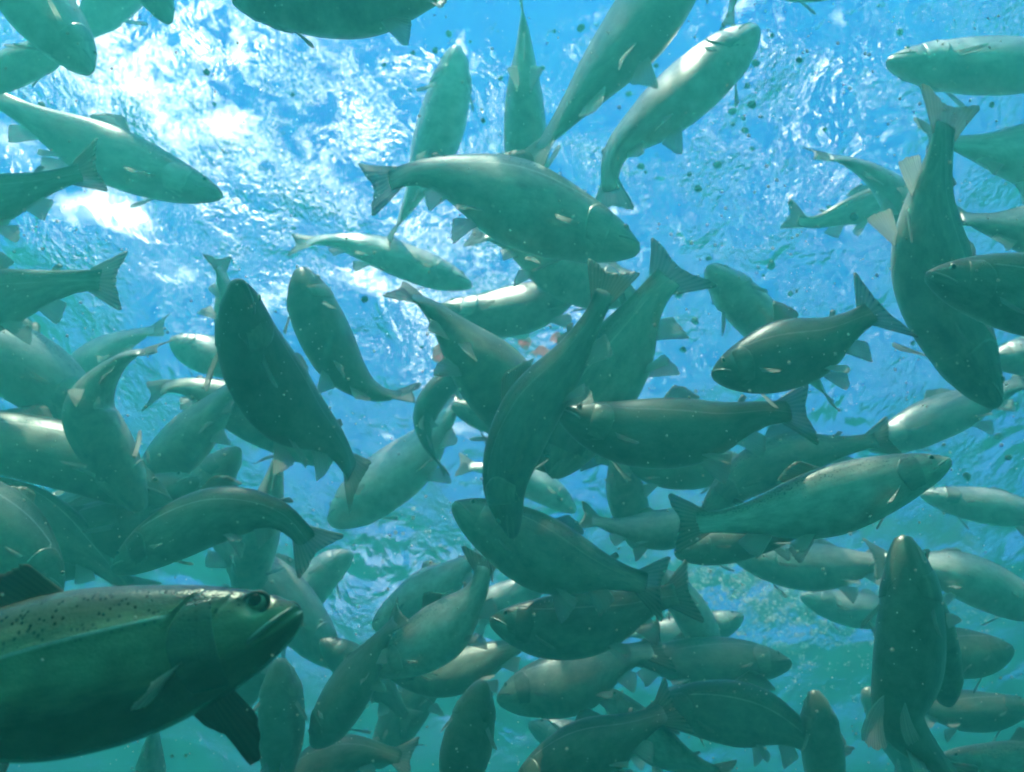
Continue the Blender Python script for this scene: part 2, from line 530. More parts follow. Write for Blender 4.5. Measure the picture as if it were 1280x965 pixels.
class Pose:
    """Bends rest space (along, side, dorsal) onto a spine in the world."""
    def __init__(self, pts, up, girth):
        self.n = 161
        S, self.L = catmull(pts, self.n)
        for _ in range(6):
            S[1:-1] = (S[:-2] + 2 * S[1:-1] + S[2:]) / 4
        T = np.gradient(S, axis=0); T /= np.linalg.norm(T, axis=1)[:, None]
        # dorsal direction: set at mid body, carried along the spine
        U = np.zeros_like(S)
        mid = self.n // 2
        u = np.array(up, float); u -= T[mid] * (u @ T[mid]); u /= np.linalg.norm(u)
        U[mid] = u
        for rng_ in (range(mid + 1, self.n), range(mid - 1, -1, -1)):
            prev = u
            for i in rng_:
                v = prev - T[i] * (prev @ T[i]); v /= np.linalg.norm(v)
                U[i] = v; prev = v
        self.S, self.T, self.U = S, T, U
        self.W = np.cross(T, U)
        self.g = girth
        self.o = S[mid].copy()

    def __call__(self, P):
        P = np.asarray(P, float)
        x = P[:, 0] * (self.n - 1)
        xi = np.clip(x, 0, self.n - 1.001)
        i = xi.astype(int); f = (xi - i)[:, None]
        lerp = lambda A: A[i] * (1 - f) + A[i + 1] * f
        over = ((x - xi) / (self.n - 1))[:, None] * self.L
        s = lerp(self.S) + lerp(self.T) * over
        w = lerp(self.W); u = lerp(self.U)
        w = w / np.linalg.norm(w, axis=1)[:, None]; u = u / np.linalg.norm(u, axis=1)[:, None]
        return s + w * (P[:, 1] * self.L * self.g)[:, None] + u * (P[:, 2] * self.L * self.g)[:, None] - self.o


def trout(pts, W, D, tilt=0, up=None, skin=0, tail=1.0, label='', hero=False, fins=None, pec=1.0, k=0):
    """pts: photo pixels from snout to tail tip; W: body height in pixels; D: distance; tilt: +1 head nearer, -1 head farther."""
    pts = np.array(pts, float)
    npx = len(pts)
    d = np.r_[0, np.cumsum(np.linalg.norm(np.diff(pts, axis=0), axis=1))]
    u = d / d[-1]
    Limg = d[-1] * D / F_PX
    Wreal = W * D / F_PX
    Lw = Wreal / 0.212
    dz = 0.0
    if tilt:
        Lw = min(max(Lw, Limg * 1.04), Limg * 1.7)
        dz = math.sqrt(max(0, Lw ** 2 - Limg ** 2)) * tilt
    P3 = [at(x, y, D + dz * (uu - 0.5)) for (x, y), uu in zip(pts, u)]
    if up is None:
        upw = np.array([0, 0, 1.0])
    else:
        upw = RIGHT * up[0] + UP * up[1] - FWD * up[2]
    pose = Pose(P3, upw, 1.0)
    mid = int(pose.n * .42)
    look = pose.S[mid] - CAM; look /= np.linalg.norm(look)
    nrm = np.cross(pose.T[mid], look); nrm /= np.linalg.norm(nrm) + 1e-9
    ca = abs(float(pose.U[mid] @ nrm)); sa = math.sqrt(max(0, 1 - ca * ca))
    ext = math.sqrt((0.222 * ca) ** 2 + (0.152 * sa) ** 2)
    pose.g = float(np.clip(Wreal / (ext * pose.L), 0.75, 1.75))
    root = bpy.data.objects.new('trout', None)
    root.empty_display_size = 0.05
    C.objects.link(root)
    root.location = tuple(pose.o)
    tag(root, label, 'fish', 'trout in the feeding school')
    P, A, F = BODY_HI if hero else BODY_LO
    r = np.random.default_rng(1000 + k)
    # individual build: deeper or slimmer, bellied or lean, longer or shorter head
    va, vb, vc = r.uniform(-.16, .15), r.uniform(-.10, .12), r.uniform(-.16, .12)
    if hero:
        va = vb = vc = 0.0

    def build(Q):
        Q = np.array(Q, float)
        t_ = Q[:, 0]
        bell = np.exp(-((t_ - .45) / .22) ** 2)
        Q[:, 2] *= np.where(Q[:, 2] < 0, 1 + va * bell, 1 + vb * bell)
        Q[:, 1] *= 1 + vc * bell
        Q[:, 0] = t_ + (vc * .10) * np.sin(np.pi * np.clip(t_, 0, 1)) * (1 - t_) * t_ * 2
        return Q
    bend = pose
    pose = lambda Q: bend(build(Q))
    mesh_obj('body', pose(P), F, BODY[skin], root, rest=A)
    fd = FIN_DARK if skin != 1 else FIN_DARK
    hi = dict(nu=25, nv=10) if hero else {}

    def add(name, spec, mat, par=root):
        V, A_, F_ = spec
        ob = mesh_obj(name, pose(V), F_, mat, par, rest=A_ if A_ is not None else V)
        return ob
    # tail fan with a shallow fork
    tl = tail
    x1 = 0.885
    base = [(x1 - .02, 0, .040), (x1, 0, .02), (x1 + .004, 0, 0), (x1, 0, -.02), (x1 - .02, 0, -.040)]
    tip = [(1.0, 0, .118 * tl), (.992, 0, .075 * tl), (.972, 0, .03 * tl), (.966, 0, 0), (.972, 0, -.03 * tl), (.992, 0, -.075 * tl), (1.0, 0, -.118 * tl)]
    add('tail_fin', fin_rest(base, tip, 0.0024, 21, 7, ripple=.0016, seed=k), fd)
    fold = r.uniform(0.55, 1.0)
    zt = float(smooth_interp(0.45, KT, KTOP))
    add('dorsal_fin', fin_rest([(.41, 0, .100), (.47, 0, .099), (.545, 0, .090)],
                               [(.485, 0, .103 + .085 * fold), (.54, 0, .10 + .068 * fold), (.592, 0, .092 + .022 * fold)], .0022, seed=k + 1, **hi), FIN_DUSK if hero else fd)
    add('adipose_fin', fin_rest([(.72, 0, .053), (.745, 0, .048)], [(.752, 0, .080), (.772, 0, .066)], .003, 5, 4, seed=k + 2), fd)
    add('anal_fin', fin_rest([(.665, 0, -.072), (.70, 0, -.060), (.745, 0, -.050)],
                             [(.735, 0, -.145), (.758, 0, -.118), (.785, 0, -.075)], .002, seed=k + 3), FIN_PALE if not hero else FIN_DARK)
    for s in (1, -1):
        sp = r.uniform(0.7, 1.3)
        add('pelvic_fin', fin_rest([(.53, s * .022, -.103), (.565, s * .018, -.098)],
                                   [(.60, s * (.03 + .03 * sp), -.165), (.618, s * (.022 + .02 * sp), -.148), (.632, s * .02, -.118)], .002, seed=k + 4), FIN_PALE if not hero else FIN_DARK)
        sp = r.uniform(0.15, 1.0) * pec
        if hero:
            sp = 0.6 if s == HERO_NEAR else 1.0
        yb = float(flank_y(np.array(.222), np.array(-.052)))
        if hero and s != HERO_NEAR:
            spec = fin_rest([(.165, s * .035, -.058), (.25, s * .035, -.072)], [(.128, s * .05, -.11), (.134, s * .056, -.155), (.145, s * .056, -.18), (.157, s * .05, -.17), (.178, s * .045, -.132), (.21, s * .04, -.112)], .002, seed=k + 5, **hi)
            add('pectoral_fin', spec, FIN_DUSK)
        elif hero:
            fy = lambda t_, z_, off: (t_, s * (float(flank_y(np.array(t_), np.array(z_))) + off), z_)
            spec = fin_rest([fy(.186, -.030, -.001), fy(.202, -.034, -.001)], [fy(.236, -.052, .022), fy(.262, -.068, .026), fy(.276, -.078, .020), fy(.262, -.076, .010), fy(.235, -.060, .003)], .0026, seed=k + 5, **hi)
            add('pectoral_fin', spec, FIN_PALE)
        else:
            spec = fin_rest([(.215, s * (yb - .004), -.045), (.235, s * (yb - .005), -.066)],
                            [(.285, s * (yb + .055 * sp), -.074 - .03 * sp), (.308, s * (yb + .066 * sp), -.082 - .03 * sp), (.30, s * (yb + .05 * sp), -.09 - .02 * sp), (.275, s * (yb + .025 * sp), -.088)], .002, seed=k + 5)
            add('pectoral_fin', spec, FIN_PALE)
        ye = float(flank_y(np.array(.066), np.array(.0245)))
        if hero:
            e = add('eye', cap_rest((.066, s * (ye - .0045), .0245), s, .0205, .0125, .0066, 28, 8), IRIS)
            add('pupil', cap_rest((.0655, s * (ye + .0002), .0275), s, .0122, .0085, .0040, 24, 6), PUPIL, e)
            add('eye_ring', fin_ring(.066, .0245, s, .0225, .0138, ye - .002), SOCKET, e)
        else:
            ye = float(flank_y(np.array(.075), np.array(.0185)))
            e = add('eye', cap_rest((.075, s * (ye - .002), .0185), s, .0125, .0115, .0058, 12, 4), IRIS)
            add('pupil', cap_rest((.075, s * (ye + .001), .0185), s, .0086, .0080, .0040, 10, 3), PUPIL, e)
        add('gill_cover', plate_rest(s, .125 if not hero else .135, gill_edge, -.072, .045, .0032 if not hero else .0026, 10 if not hero else 26, 12 if not hero else 40), BODY[skin] if not hero else BODY[4])
        add('jaw', jaw_rest(s), JAW)
    return root


def fin_ring(t, z, s, rt, rz, y):
    V, F = [], []
    n, m = 28, 8
    for i in range(n):
        a = 2 * math.pi * i / n
        for j in range(m):
            b = 2 * math.pi * j / m
            rr = 1.03 + 0.2 * math.cos(b)
            V.append((t + rt * rr * math.cos(a), s * (y + .0026 * math.sin(b)), z + rz * rr * math.sin(a)))
    for i in range(n):
        for j in range(m):
            F.append((i * m + j, ((i + 1) % n) * m + j, ((i + 1) % n) * m + (j + 1) % m, i * m + (j + 1) % m))
    return np.array(V), None, F


HERO_NEAR = -1

# ------------------------------------------------------------------ water surface
def wave_height(X, Y):
    r = np.random.default_rng(21)
    Z = np.zeros_like(X)
    for lam, amp, cnt in ((1.6, .012, 5), (.75, .0065, 8), (.36, .0034, 12), (.19, .0016, 14)):
        for _ in range(cnt):
            a = r.normal(2.2, 1.0); k = 2 * np.pi / (lam * r.uniform(.75, 1.3))
            Z += amp / math.sqrt(cnt) * 1.6 * np.sin(k * (X * math.cos(a) + Y * math.sin(a)) + r.uniform(0, 6.28) + 0.6 * np.sin(1.7 * X + 1.3 * Y))
    # splash rings where the fish break the surface
    for px, py, am in RINGS:
        c = at_level(px, py, 0)
        d = np.hypot(X - c[0], Y - c[1])
        Z += am * np.sin(d * 42) * np.exp(-d * 4.5)
    return Z


RINGS = [(250, 60, .006), (300, 110, .005), (620, 380, .006), (470, 690, .006), (1190, 690, .006), (960, 150, .004), (120, 420, .004), (860, 420, .004), (980, 760, .005)]


def axis(lo, hi, step, far):
    core = np.arange(lo, hi + 1e-6, step)
    ext = []
    x, s_ = 0.0, step
    while x < far:
        s_ *= 1.35
        x += s_
        ext.append(x)
    ext = np.array(ext)
    return np.r_[lo - ext[::-1], core, hi + ext]


gx = axis(-3.6, 3.6, 0.028, 52)
gy = axis(0.2, 7.2, 0.028, 52)
X, Y = np.meshgrid(gx, gy, indexing='ij')
fade = np.exp(-np.maximum(0, np.hypot(X, Y - 3.5) - 6) / 6)
Zw = wave_height(X, Y) * fade
nx_, ny_ = X.shape
V = np.stack([X, Y, Zw], -1).reshape(-1, 3)
idx = np.arange(nx_ * ny_).reshape(nx_, ny_)
Fq = np.stack([idx[:-1, :-1], idx[1:, :-1], idx[1:, 1:], idx[:-1, 1:]], -1).reshape(-1, 4)
m, t, o = new_mat('water_surface')
n, l = t.nodes.new, t.links.new
geo = n('ShaderNodeNewGeometry')


def noise(scale, detail, dist, stretch=(1, 1, 1)):
    mpn = n('ShaderNodeMapping'); mpn.inputs['Scale'].default_value = stretch
    mpn.inputs['Rotation'].default_value = (0, 0, R(25))
    l(geo.outputs['Position'], mpn.inputs['Vector'])
    tx = n('ShaderNodeTexNoise'); tx.inputs['Scale'].default_value = scale
    tx.inputs['Detail'].default_value = detail; tx.inputs['Distortion'].default_value = dist
    l(mpn.outputs[0], tx.inputs['Vector'])
    return tx.outputs['Fac']


n1 = noise(7.0, 3, 0.8, (1, .7, 1))
n2 = noise(26.0, 3, 1.2, (1, .6, 1))
n3 = noise(60.0, 2, 0.6, (1, .8, 1))
pat = noise(2.2, 2, 0.4)
pr = n('ShaderNodeMapRange'); pr.inputs['From Min'].default_value = 0.43; pr.inputs['From Max'].default_value = 0.62
pr.inputs['To Min'].default_value = 0.03; pr.inputs['To Max'].default_value = 0.50
l(pat, pr.inputs['Value'])
s3 = n('ShaderNodeMath'); s3.operation = 'MULTIPLY'; l(n3, s3.inputs[0]); l(pr.outputs[0], s3.inputs[1])
s2 = n('ShaderNodeMath'); s2.operation = 'MULTIPLY_ADD'
l(n2, s2.inputs[0]); s2.inputs[1].default_value = 0.06; l(n1, s2.inputs[2])
sm = n('ShaderNodeMath'); sm.operation = 'ADD'; l(s2.outputs[0], sm.inputs[0]); l(s3.outputs[0], sm.inputs[1])
bp = n('ShaderNodeBump'); bp.inputs['Strength'].default_value = 1.0; bp.inputs['Distance'].default_value = 0.031
l(sm.outputs[0], bp.inputs['Height'])
gl = n('ShaderNodeBsdfGlass'); gl.inputs['IOR'].default_value = 1.333; gl.inputs['Roughness'].default_value = 0.0
l(bp.outputs[0], gl.inputs['Normal'])
tp = n('ShaderNodeBsdfTransparent')
# light falling steeply passes straight through
lw = n('ShaderNodeVectorMath'); lw.operation = 'DOT_PRODUCT'
l(geo.outputs['Incoming'], lw.inputs[0]); l(geo.outputs['Normal'], lw.inputs[1])
ab = n('ShaderNodeMath'); ab.operation = 'ABSOLUTE'; l(lw.outputs['Value'], ab.inputs[0])
win = n('ShaderNodeMapRange'); win.inputs['From Min'].default_value = 0.85; win.inputs['From Max'].default_value = 0.91
win.inputs['To Max'].default_value = 1.0
l(ab.outputs[0], win.inputs['Value'])
dap = noise(8.0, 2, 2.0)  # patchy see-through mask dapples the sunlight, standing in for caustics
dr = n('ShaderNodeMapRange'); dr.inputs['From Min'].default_value = 0.46; dr.inputs['From Max'].default_value = 0.60
dr.inputs['To Min'].default_value = 0.22; dr.inputs['To Max'].default_value = 0.97
l(dap, dr.inputs['Value'])
wd = n('ShaderNodeMath'); wd.operation = 'MULTIPLY'; l(win.outputs[0], wd.inputs[0]); l(dr.outputs[0], wd.inputs[1])
ms = n('ShaderNodeMixShader'); l(wd.outputs[0], ms.inputs[0])
l(gl.outputs[0], ms.inputs[1]); l(tp.outputs[0], ms.inputs[2])
l(ms.outputs[0], o.inputs['Surface'])
water = mesh_obj('water_surface', V, Fq, m)
tag(water, 'rippled water surface seen from below with sky showing through', kind='structure')

# ------------------------------------------------------------------ lake bed
m, t, o = new_mat('lake_bed_silt')
n, l = t.nodes.new, t.links.new
b = n('ShaderNodeBsdfPrincipled'); b.inputs['Roughness'].default_value = 0.9
tcn = n('ShaderNodeTexCoord'); tx = n('ShaderNodeTexNoise'); tx.inputs['Scale'].default_value = 0.8; tx.inputs['Detail'].default_value = 6
l(tcn.outputs['Object'], tx.inputs['Vector'])
cr = n('ShaderNodeValToRGB'); cr.color_ramp.elements[0].color = (.03, .045, .03, 1); cr.color_ramp.elements[1].color = (.07, .08, .055, 1)
l(tx.outputs['Fac'], cr.inputs[0]); l(cr.outputs[0], b.inputs['Base Color']); l(b.outputs[0], o.inputs['Surface'])
bx_ = np.linspace(-55, 55, 60)
BX, BY = np.meshgrid(bx_, bx_, indexing='ij')
r = np.random.default_rng(5)
BZ = -9 + 0.25 * np.sin(BX * .5 + 1) * np.cos(BY * .43) + r.normal(0, .05, BX.shape)
idx = np.arange(3600).reshape(60, 60)
Fq = np.stack([idx[:-1, :-1], idx[1:, :-1], idx[1:, 1:], idx[:-1, 1:]], -1).reshape(-1, 4)
bed = mesh_obj('lake_bed', np.stack([BX, BY, BZ], -1).reshape(-1, 3), Fq, m)
tag(bed, 'dim silty lake bed far below the fish', kind='structure')

# ------------------------------------------------------------------ turbid water
HAZE_DENSITY = 0.56
m, t, o = new_mat('turbid_water')
pv = t.nodes.new('ShaderNodeVolumePrincipled')
pv.inputs['Color'].default_value = (0.032, 0.285, 0.257, 1)
pv.inputs['Absorption Color'].default_value = (0.02, 0.085, 0.055, 1)
pv.inputs['Density'].default_value = HAZE_DENSITY
pv.inputs['Anisotropy'].default_value = 0.35
t.links.new(pv.outputs[0], o.inputs['Volume'])
bm = bmesh.new()
bmesh.ops.create_cube(bm, size=1.0)
me = bpy.data.meshes.new('haze'); bm.to_mesh(me); bm.free()
me.materials.append(m)
haze = bpy.data.objects.new('haze', me); C.objects.link(haze)
haze.scale = (150, 150, 10.5 + 0.15); haze.location = (0, 0, (0.15 - 10.5) / 2)
tag(haze, 'blue green turbid water filling the whole scene', kind='stuff')

# ------------------------------------------------------------------ the school
SIDE = (0.0, 0.95, -0.30)          # seen from the side, back towards the top of the frame
BELLY = (0.15, 0.2, -0.95)         # seen from below, back turned away
FISH = [
 # the close fish at lower left
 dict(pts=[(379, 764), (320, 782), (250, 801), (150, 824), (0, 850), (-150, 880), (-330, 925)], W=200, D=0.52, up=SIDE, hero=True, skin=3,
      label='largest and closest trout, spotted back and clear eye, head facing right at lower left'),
 # top
 dict(pts=[(800, 314), (700, 274), (600, 230), (525, 216), (455, 238)], W=94, D=1.5, up=(.1, .75, -.6), label='trout above centre swimming right, sunlit along its back, forked tail spread at left'),
 dict(pts=[(885, -120), (805, 20), (745, 100), (692, 165), (650, 215)], W=92, D=1.7, label='large trout slanting down from the top edge with its tail above the centre fish'),
 dict(pts=[(948, 33), (880, 92), (820, 145), (768, 195), (762, 268)], W=76, D=1.75, skin=2, label='pale trout pointing up right, its tail hanging straight down, among the dark pellets'),
 dict(pts=[(668, 285), (658, 190), (655, 110), (655, 45), (650, -15)], W=60, D=2.0, skin=0, label='slim trout hanging head down with its tail at the top edge'),
 dict(pts=[(572, 56), (558, 130), (535, 205), (510, 258), (482, 306)], W=58, D=2.2, skin=2, label='hazy pale trout pointing straight up against white glare, behind the tail of another'),
 dict(pts=[(288, -4), (380, -8), (470, -8), (560, -20), (640, -30)], W=98, D=1.3, label='dark trout lying along the top edge, only its belly half in view'),
 dict(pts=[(213, 30), (190, -15), (160, -70), (110, -130)], W=46, D=1.7, label='rounded snout of a trout poking down past the top edge beside the glare'),
 dict(pts=[(114, 92), (78, 42), (30, -20), (-40, -100)], W=74, D=1.5, skin=2, label='trout in the top left corner heading down right with a lit flank'),
 dict(pts=[(98, 45), (140, 0), (190, -60), (240, -120)], W=72, D=2.2, skin=2, label='hazy blue trout body cut by the top edge, behind the corner fish'),
 dict(pts=[(92, 52), (40, 75), (-20, 98), (-120, 125)], W=50, D=1.8, label='small trout at the left edge tucked under the top left corner fish'),
 dict(pts=[(279, 246), (210, 222), (130, 186), (50, 150), (-40, 105)], W=70, D=1.9, skin=2, up=(.1, .8, -.5), label='long pale trout at upper left heading down right with white sun patches on its back'),
 dict(pts=[(-190, 275), (-80, 264), (0, 245), (70, 225), (130, 205)], W=72, D=1.35, tail=1.05, up=SIDE, label='trout leaving at the left edge whose dark tail fin crosses a pale trout'),
 dict(pts=[(-170, 392), (-80, 386), (0, 370), (95, 352), (156, 350)], W=78, D=1.5, up=SIDE, tail=1.0, label='trout at the left edge with wide forked tail pointing right over clear blue'),
 # middle left
 dict(pts=[(297, 350), (312, 430), (360, 500), (420, 555), (452, 612)], W=88, D=1.25, up=(.35, .15, -.9), tilt=1, skin=1, label='dark trout seen from under its chin, head up, left of centre'),
 dict(pts=[(374, 334), (398, 400), (430, 460), (472, 492), (524, 490)], W=84, D=1.6, up=BELLY, skin=1, label='dark trout pointing up right beside the chin-up trout, tail turned right'),
 dict(pts=[(178, 640), (142, 575), (112, 510), (150, 452), (206, 432)], W=64, D=1.4, up=(-.3, .3, -.9), label='trout bent like a hook at left, tail curling over to the right'),
 dict(pts=[(215, 632), (110, 580), (0, 552), (-100, 530), (-210, 510)], W=86, D=1.5, skin=1, label='big dark trout reaching in from the left edge below the hook-bent one'),
 dict(pts=[(125, 545), (65, 482), (0, 440), (-80, 390), (-160, 350)], W=94, D=1.65, skin=2, label='pale trout at the left edge with yellowish dapples of sun on its flank'),
 dict(pts=[(415, 580), (335, 525), (260, 490), (215, 482), (180, 496)], W=62, D=1.75, label='trout behind the chin-up one, its small forked tail pointing left'),
 dict(pts=[(172, 625), (215, 570), (258, 525), (292, 485), (325, 450)], W=76, D=1.7, label='trout slanting down left between the hook-bent trout and blue water'),
 dict(pts=[(140, 715), (210, 668), (280, 640), (350, 645), (404, 697)], W=76, D=1.3, skin=1, up=(.1, .8, -.55), label='brownish arched trout above the closest fish, thin tail drooping right'),
 dict(pts=[(300, 760), (322, 680), (340, 610), (348, 570), (352, 530)], W=54, D=1.8, label='narrow upright trout rising behind the brownish arched one'),
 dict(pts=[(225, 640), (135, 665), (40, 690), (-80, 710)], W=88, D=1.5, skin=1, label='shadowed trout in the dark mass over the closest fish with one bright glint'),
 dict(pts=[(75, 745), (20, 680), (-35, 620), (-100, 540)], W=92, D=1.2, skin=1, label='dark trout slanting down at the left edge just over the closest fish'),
 dict(pts=[(425, 835), (372, 770), (312, 708), (270, 668), (235, 630)], W=70, D=1.9, skin=2, label='hazy trout slanting down right behind the head of the closest fish'),
 dict(pts=[(412, 656), (470, 608), (520, 568), (555, 525), (585, 478)], W=76, D=2.0, skin=2, label='hazy grey trout below left of centre pointing down left'),
 dict(pts=[(600, 452), (556, 480), (532, 515), (533, 552), (560, 596)], W=33, D=1.9, skin=1, label='small dark trout with its thin tail curving down over open blue'),
 dict(pts=[(330, 480), (306, 430), (287, 380), (271, 318)], W=52, D=2.0, label='faint trout tail rising behind the chin-up trout'),
 dict(pts=[(212, 424), (250, 440), (300, 455), (360, 475)], W=56, D=2.1, skin=2, label='faint pale trout left of the chin-up trout with a lit spot on its snout'),
 # centre
 dict(pts=[(695, 590), (642, 503), (580, 430), (535, 382), (490, 358)], W=94, D=1.45, up=BELLY, skin=1, label='broad dark trout in the centre heading down right, edge-on tail at upper left'),
 dict(pts=[(690, 598), (720, 530), (768, 450), (812, 375), (856, 325)], W=108, D=1.42, up=(-.75, .66, -.45), skin=0, label='big trout right of centre heading down left, tail lobes splayed at upper right'),
 dict(pts=[(642, 674), (630, 600), (658, 515), (712, 445), (746, 388), (768, 330)], W=72, D=1.22, up=(-.8, .3, -.5), skin=0, label='curved trout in the very centre diving head down, pale along its left edge'),
 dict(pts=[(696, 516), (780, 538), (880, 534), (960, 516), (1018, 515)], W=88, D=1.22, up=(0, .8, -.55), skin=1, label='dark level trout right of centre with head left and square tail right'),
 dict(pts=[(889, 470), (955, 452), (1020, 430), (1070, 402), (1108, 378)], W=90, D=1.2, up=(-.1, .8, -.5), tail=1.35, skin=1, label='dark trout at right heading left, tail lobes raised high and hanging pale'),
 dict(pts=[(884, 332), (925, 375), (970, 420), (1010, 465), (1045, 510)], W=62, D=1.6, skin=2, up=BELLY, label='pale trout pointing up left behind the dark trout with raised tail'),
 dict(pts=[(795, 372), (720, 347), (660, 312), (622, 296), (582, 290)], W=76, D=1.78, label='trout half hidden under the sunlit one above centre, pale tail left'),
 dict(pts=[(590, 358), (520, 332), (460, 310), (410, 300), (362, 306)], W=48, D=2.2, skin=2, label='slim hazy trout left of centre level under the white glare'),
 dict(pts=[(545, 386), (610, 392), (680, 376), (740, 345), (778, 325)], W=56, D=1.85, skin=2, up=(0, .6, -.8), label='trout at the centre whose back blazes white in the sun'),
 dict(pts=[(564, 507), (620, 520), (690, 526), (745, 515)], W=46, D=1.8, label='small dark trout whose snout shows below the broad centre trout'),
 dict(pts=[(802, 690), (786, 630), (772, 575), (760, 525)], W=50, D=1.7, label='short upright trout in the blue gap under the dark level trout'),
 dict(pts=[(905, 640), (835, 660), (775, 659), (724, 643)], W=46, D=1.6, skin=2, label='pale trout with faint bars, tail left, beside the sunlit right trout'),
 dict(pts=[(935, 575), (865, 585), (795, 580), (725, 568)], W=52, D=1.7, skin=1, label='dark trout hidden behind the belly of the dark level trout'),
 # right
 dict(pts=[(1247, 510), (1207, 440), (1168, 350), (1163, 260), (1178, 180), (1188, 118)], W=92, D=1.3, up=(.85, .2, -.5), skin=0, label='long upright trout at right diving head down, notched tail at top'),
 dict(pts=[(1156, 345), (1230, 357), (1320, 366), (1420, 362), (1520, 352)], W=104, D=1.1, up=SIDE, skin=1, label='dark trout entering from the right edge, eye visible, over the upright one'),
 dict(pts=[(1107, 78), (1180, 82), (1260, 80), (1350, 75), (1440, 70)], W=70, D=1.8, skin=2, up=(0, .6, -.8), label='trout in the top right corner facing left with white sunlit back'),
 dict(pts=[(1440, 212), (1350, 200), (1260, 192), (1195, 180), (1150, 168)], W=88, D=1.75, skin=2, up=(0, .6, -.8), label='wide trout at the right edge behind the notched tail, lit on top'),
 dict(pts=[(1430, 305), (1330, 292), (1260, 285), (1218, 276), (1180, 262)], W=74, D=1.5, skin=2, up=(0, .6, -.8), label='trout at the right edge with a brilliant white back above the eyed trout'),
 dict(pts=[(1215, 400), (1165, 305), (1112, 236), (1064, 204), (1008, 190)], W=60, D=1.9, skin=2, label='pale trout left of the upright one, raised white fin, tail pointing left'),
 dict(pts=[(1190, 232), (1120, 246), (1062, 264), (1015, 278), (980, 266)], W=44, D=2.3, skin=2, up=SIDE, label='small bright trout far back at right, tail reaching the sparkling blue'),
 dict(pts=[(1190, 576), (1090, 606), (1000, 632), (920, 650), (838, 654)], W=80, D=1.18, up=(.1, .85, -.45), skin=2, label='sunlit trout at lower right heading right with a silver lateral line'),
 dict(pts=[(876, 645), (930, 595), (990, 568), (1050, 558), (1120, 545)], W=58, D=1.45, up=(.1, .85, -.45), skin=2, label='trout curving behind the back of the silver-lined one, its head lower left'),
 dict(pts=[(843, 694), (900, 681), (970, 662), (1060, 645)], W=54, D=1.5, skin=1, label='dark snout and body showing under the silver-lined trout'),
 dict(pts=[(914, 694), (985, 706), (1050, 706), (1100, 702), (1150, 695)], W=54, D=1.9, skin=2, label='pale hazy trout level at lower right above the white foam'),
 dict(pts=[(1310, 768), (1240, 735), (1185, 714), (1130, 704), (1085, 698)], W=62, D=1.85, skin=2, label='hazy trout at the right edge behind the stout head-up trout'),
 dict(pts=[(1128, 668), (1138, 745), (1136, 830), (1126, 895), (1165, 945), (1225, 1000)], W=80, D=1.12, up=(.5, -.1, -.85), skin=1, label='dark stout trout at lower right with head up and bent tail down'),
 dict(pts=[(1186, 884), (1174, 820), (1162, 745), (1150, 680)], W=54, D=1.3, skin=1, label='dark trout hugging the right side of the stout head-up trout'),
 dict(pts=[(1267, 812), (1220, 816), (1160, 812), (1090, 802)], W=66, D=1.6, skin=1, label='shadowy trout near the right edge facing right behind the stout one'),
 dict(pts=[(1085, 562), (1150, 532), (1220, 502), (1300, 468)], W=58, D=2.1, skin=2, label='washed-out trout slanting at the right edge under the diving one'),
 dict(pts=[(1232, 452), (1300, 442), (1380, 430), (1450, 425)], W=56, D=1.9, skin=2, label='pale trout at the right edge below the eyed trout'),
 dict(pts=[(1150, 618), (1220, 630), (1290, 640), (1360, 652)], W=42, D=2.2, skin=2, label='thin washed-out trout at the right edge right of the silver-lined one'),
 # bottom; the olive skin on many of these stands in for shade
 dict(pts=[(565, 630), (640, 668), (710, 700), (780, 722), (834, 736)], W=86, D=1.3, up=(-.1, .8, -.5), skin=0, label='trout low in the centre heading up left, sunlit behind its head'),
 dict(pts=[(611, 776), (690, 782), (770, 766), (825, 748), (870, 738)], W=84, D=1.36, skin=1, up=(0, .85, -.5), label='dark heavy trout just under the sunlit low centre one'),
 dict(pts=[(466, 842), (520, 808), (566, 772), (598, 735), (605, 688)], W=68, D=1.4, up=(-.5, .6, -.6), skin=2, label='trout bent upward at lower centre with a bright silvery side'),
 dict(pts=[(466, 785), (520, 752), (570, 715), (615, 678)], W=56, D=1.9, skin=2, label='hazy trout behind the silvery bent one'),
 dict(pts=[(621, 876), (690, 855), (750, 832), (800, 815), (835, 805)], W=84, D=1.45, skin=0, label='trout with faint pale cheek heading left near the bottom centre'),
 dict(pts=[(990, 830), (915, 826), (845, 825), (790, 820), (740, 815)], W=62, D=1.7, label='level trout heading right above the curved trout at the bottom'),
 dict(pts=[(806, 890), (875, 884), (950, 893), (1010, 925), (1050, 965)], W=76, D=1.5, skin=1, up=(.1, .85, -.45), label='curved dark trout at the bottom with arched back'),
 dict(pts=[(1017, 862), (1026, 920), (1032, 990), (1036, 1070)], W=52, D=1.5, skin=1, label='dark trout rising from the bottom edge beside the arched back'),
 dict(pts=[(604, 850), (590, 905), (575, 975), (558, 1060)], W=62, D=1.15, up=(.2, .1, -.95), skin=1, label='dark trout with blunt snout rising from the bottom edge at centre'),
 dict(pts=[(392, 935), (432, 868), (470, 810), (505, 760)], W=86, D=1.4, skin=1, label='dark trout right of the closest fish, nose down left'),
 dict(pts=[(400, 800), (442, 830), (480, 862), (516, 908)], W=50, D=1.65, label='small trout with tail hanging below the nose-down dark one'),
 dict(pts=[(350, 822), (352, 885), (350, 955), (345, 1040)], W=62, D=1.4, skin=1, label='round-headed dark trout rising beside the fin of the closest fish'),
 dict(pts=[(752, 858), (795, 903), (848, 945), (915, 975)], W=50, D=1.5, skin=2, up=(.5, .7, -.3), label='trout at the bottom edge with a bright yellow rim along its back'),
 dict(pts=[(640, 995), (720, 948), (790, 912), (850, 880)], W=92, D=1.25, skin=1, label='black looking trout at the bottom edge nose down left'),
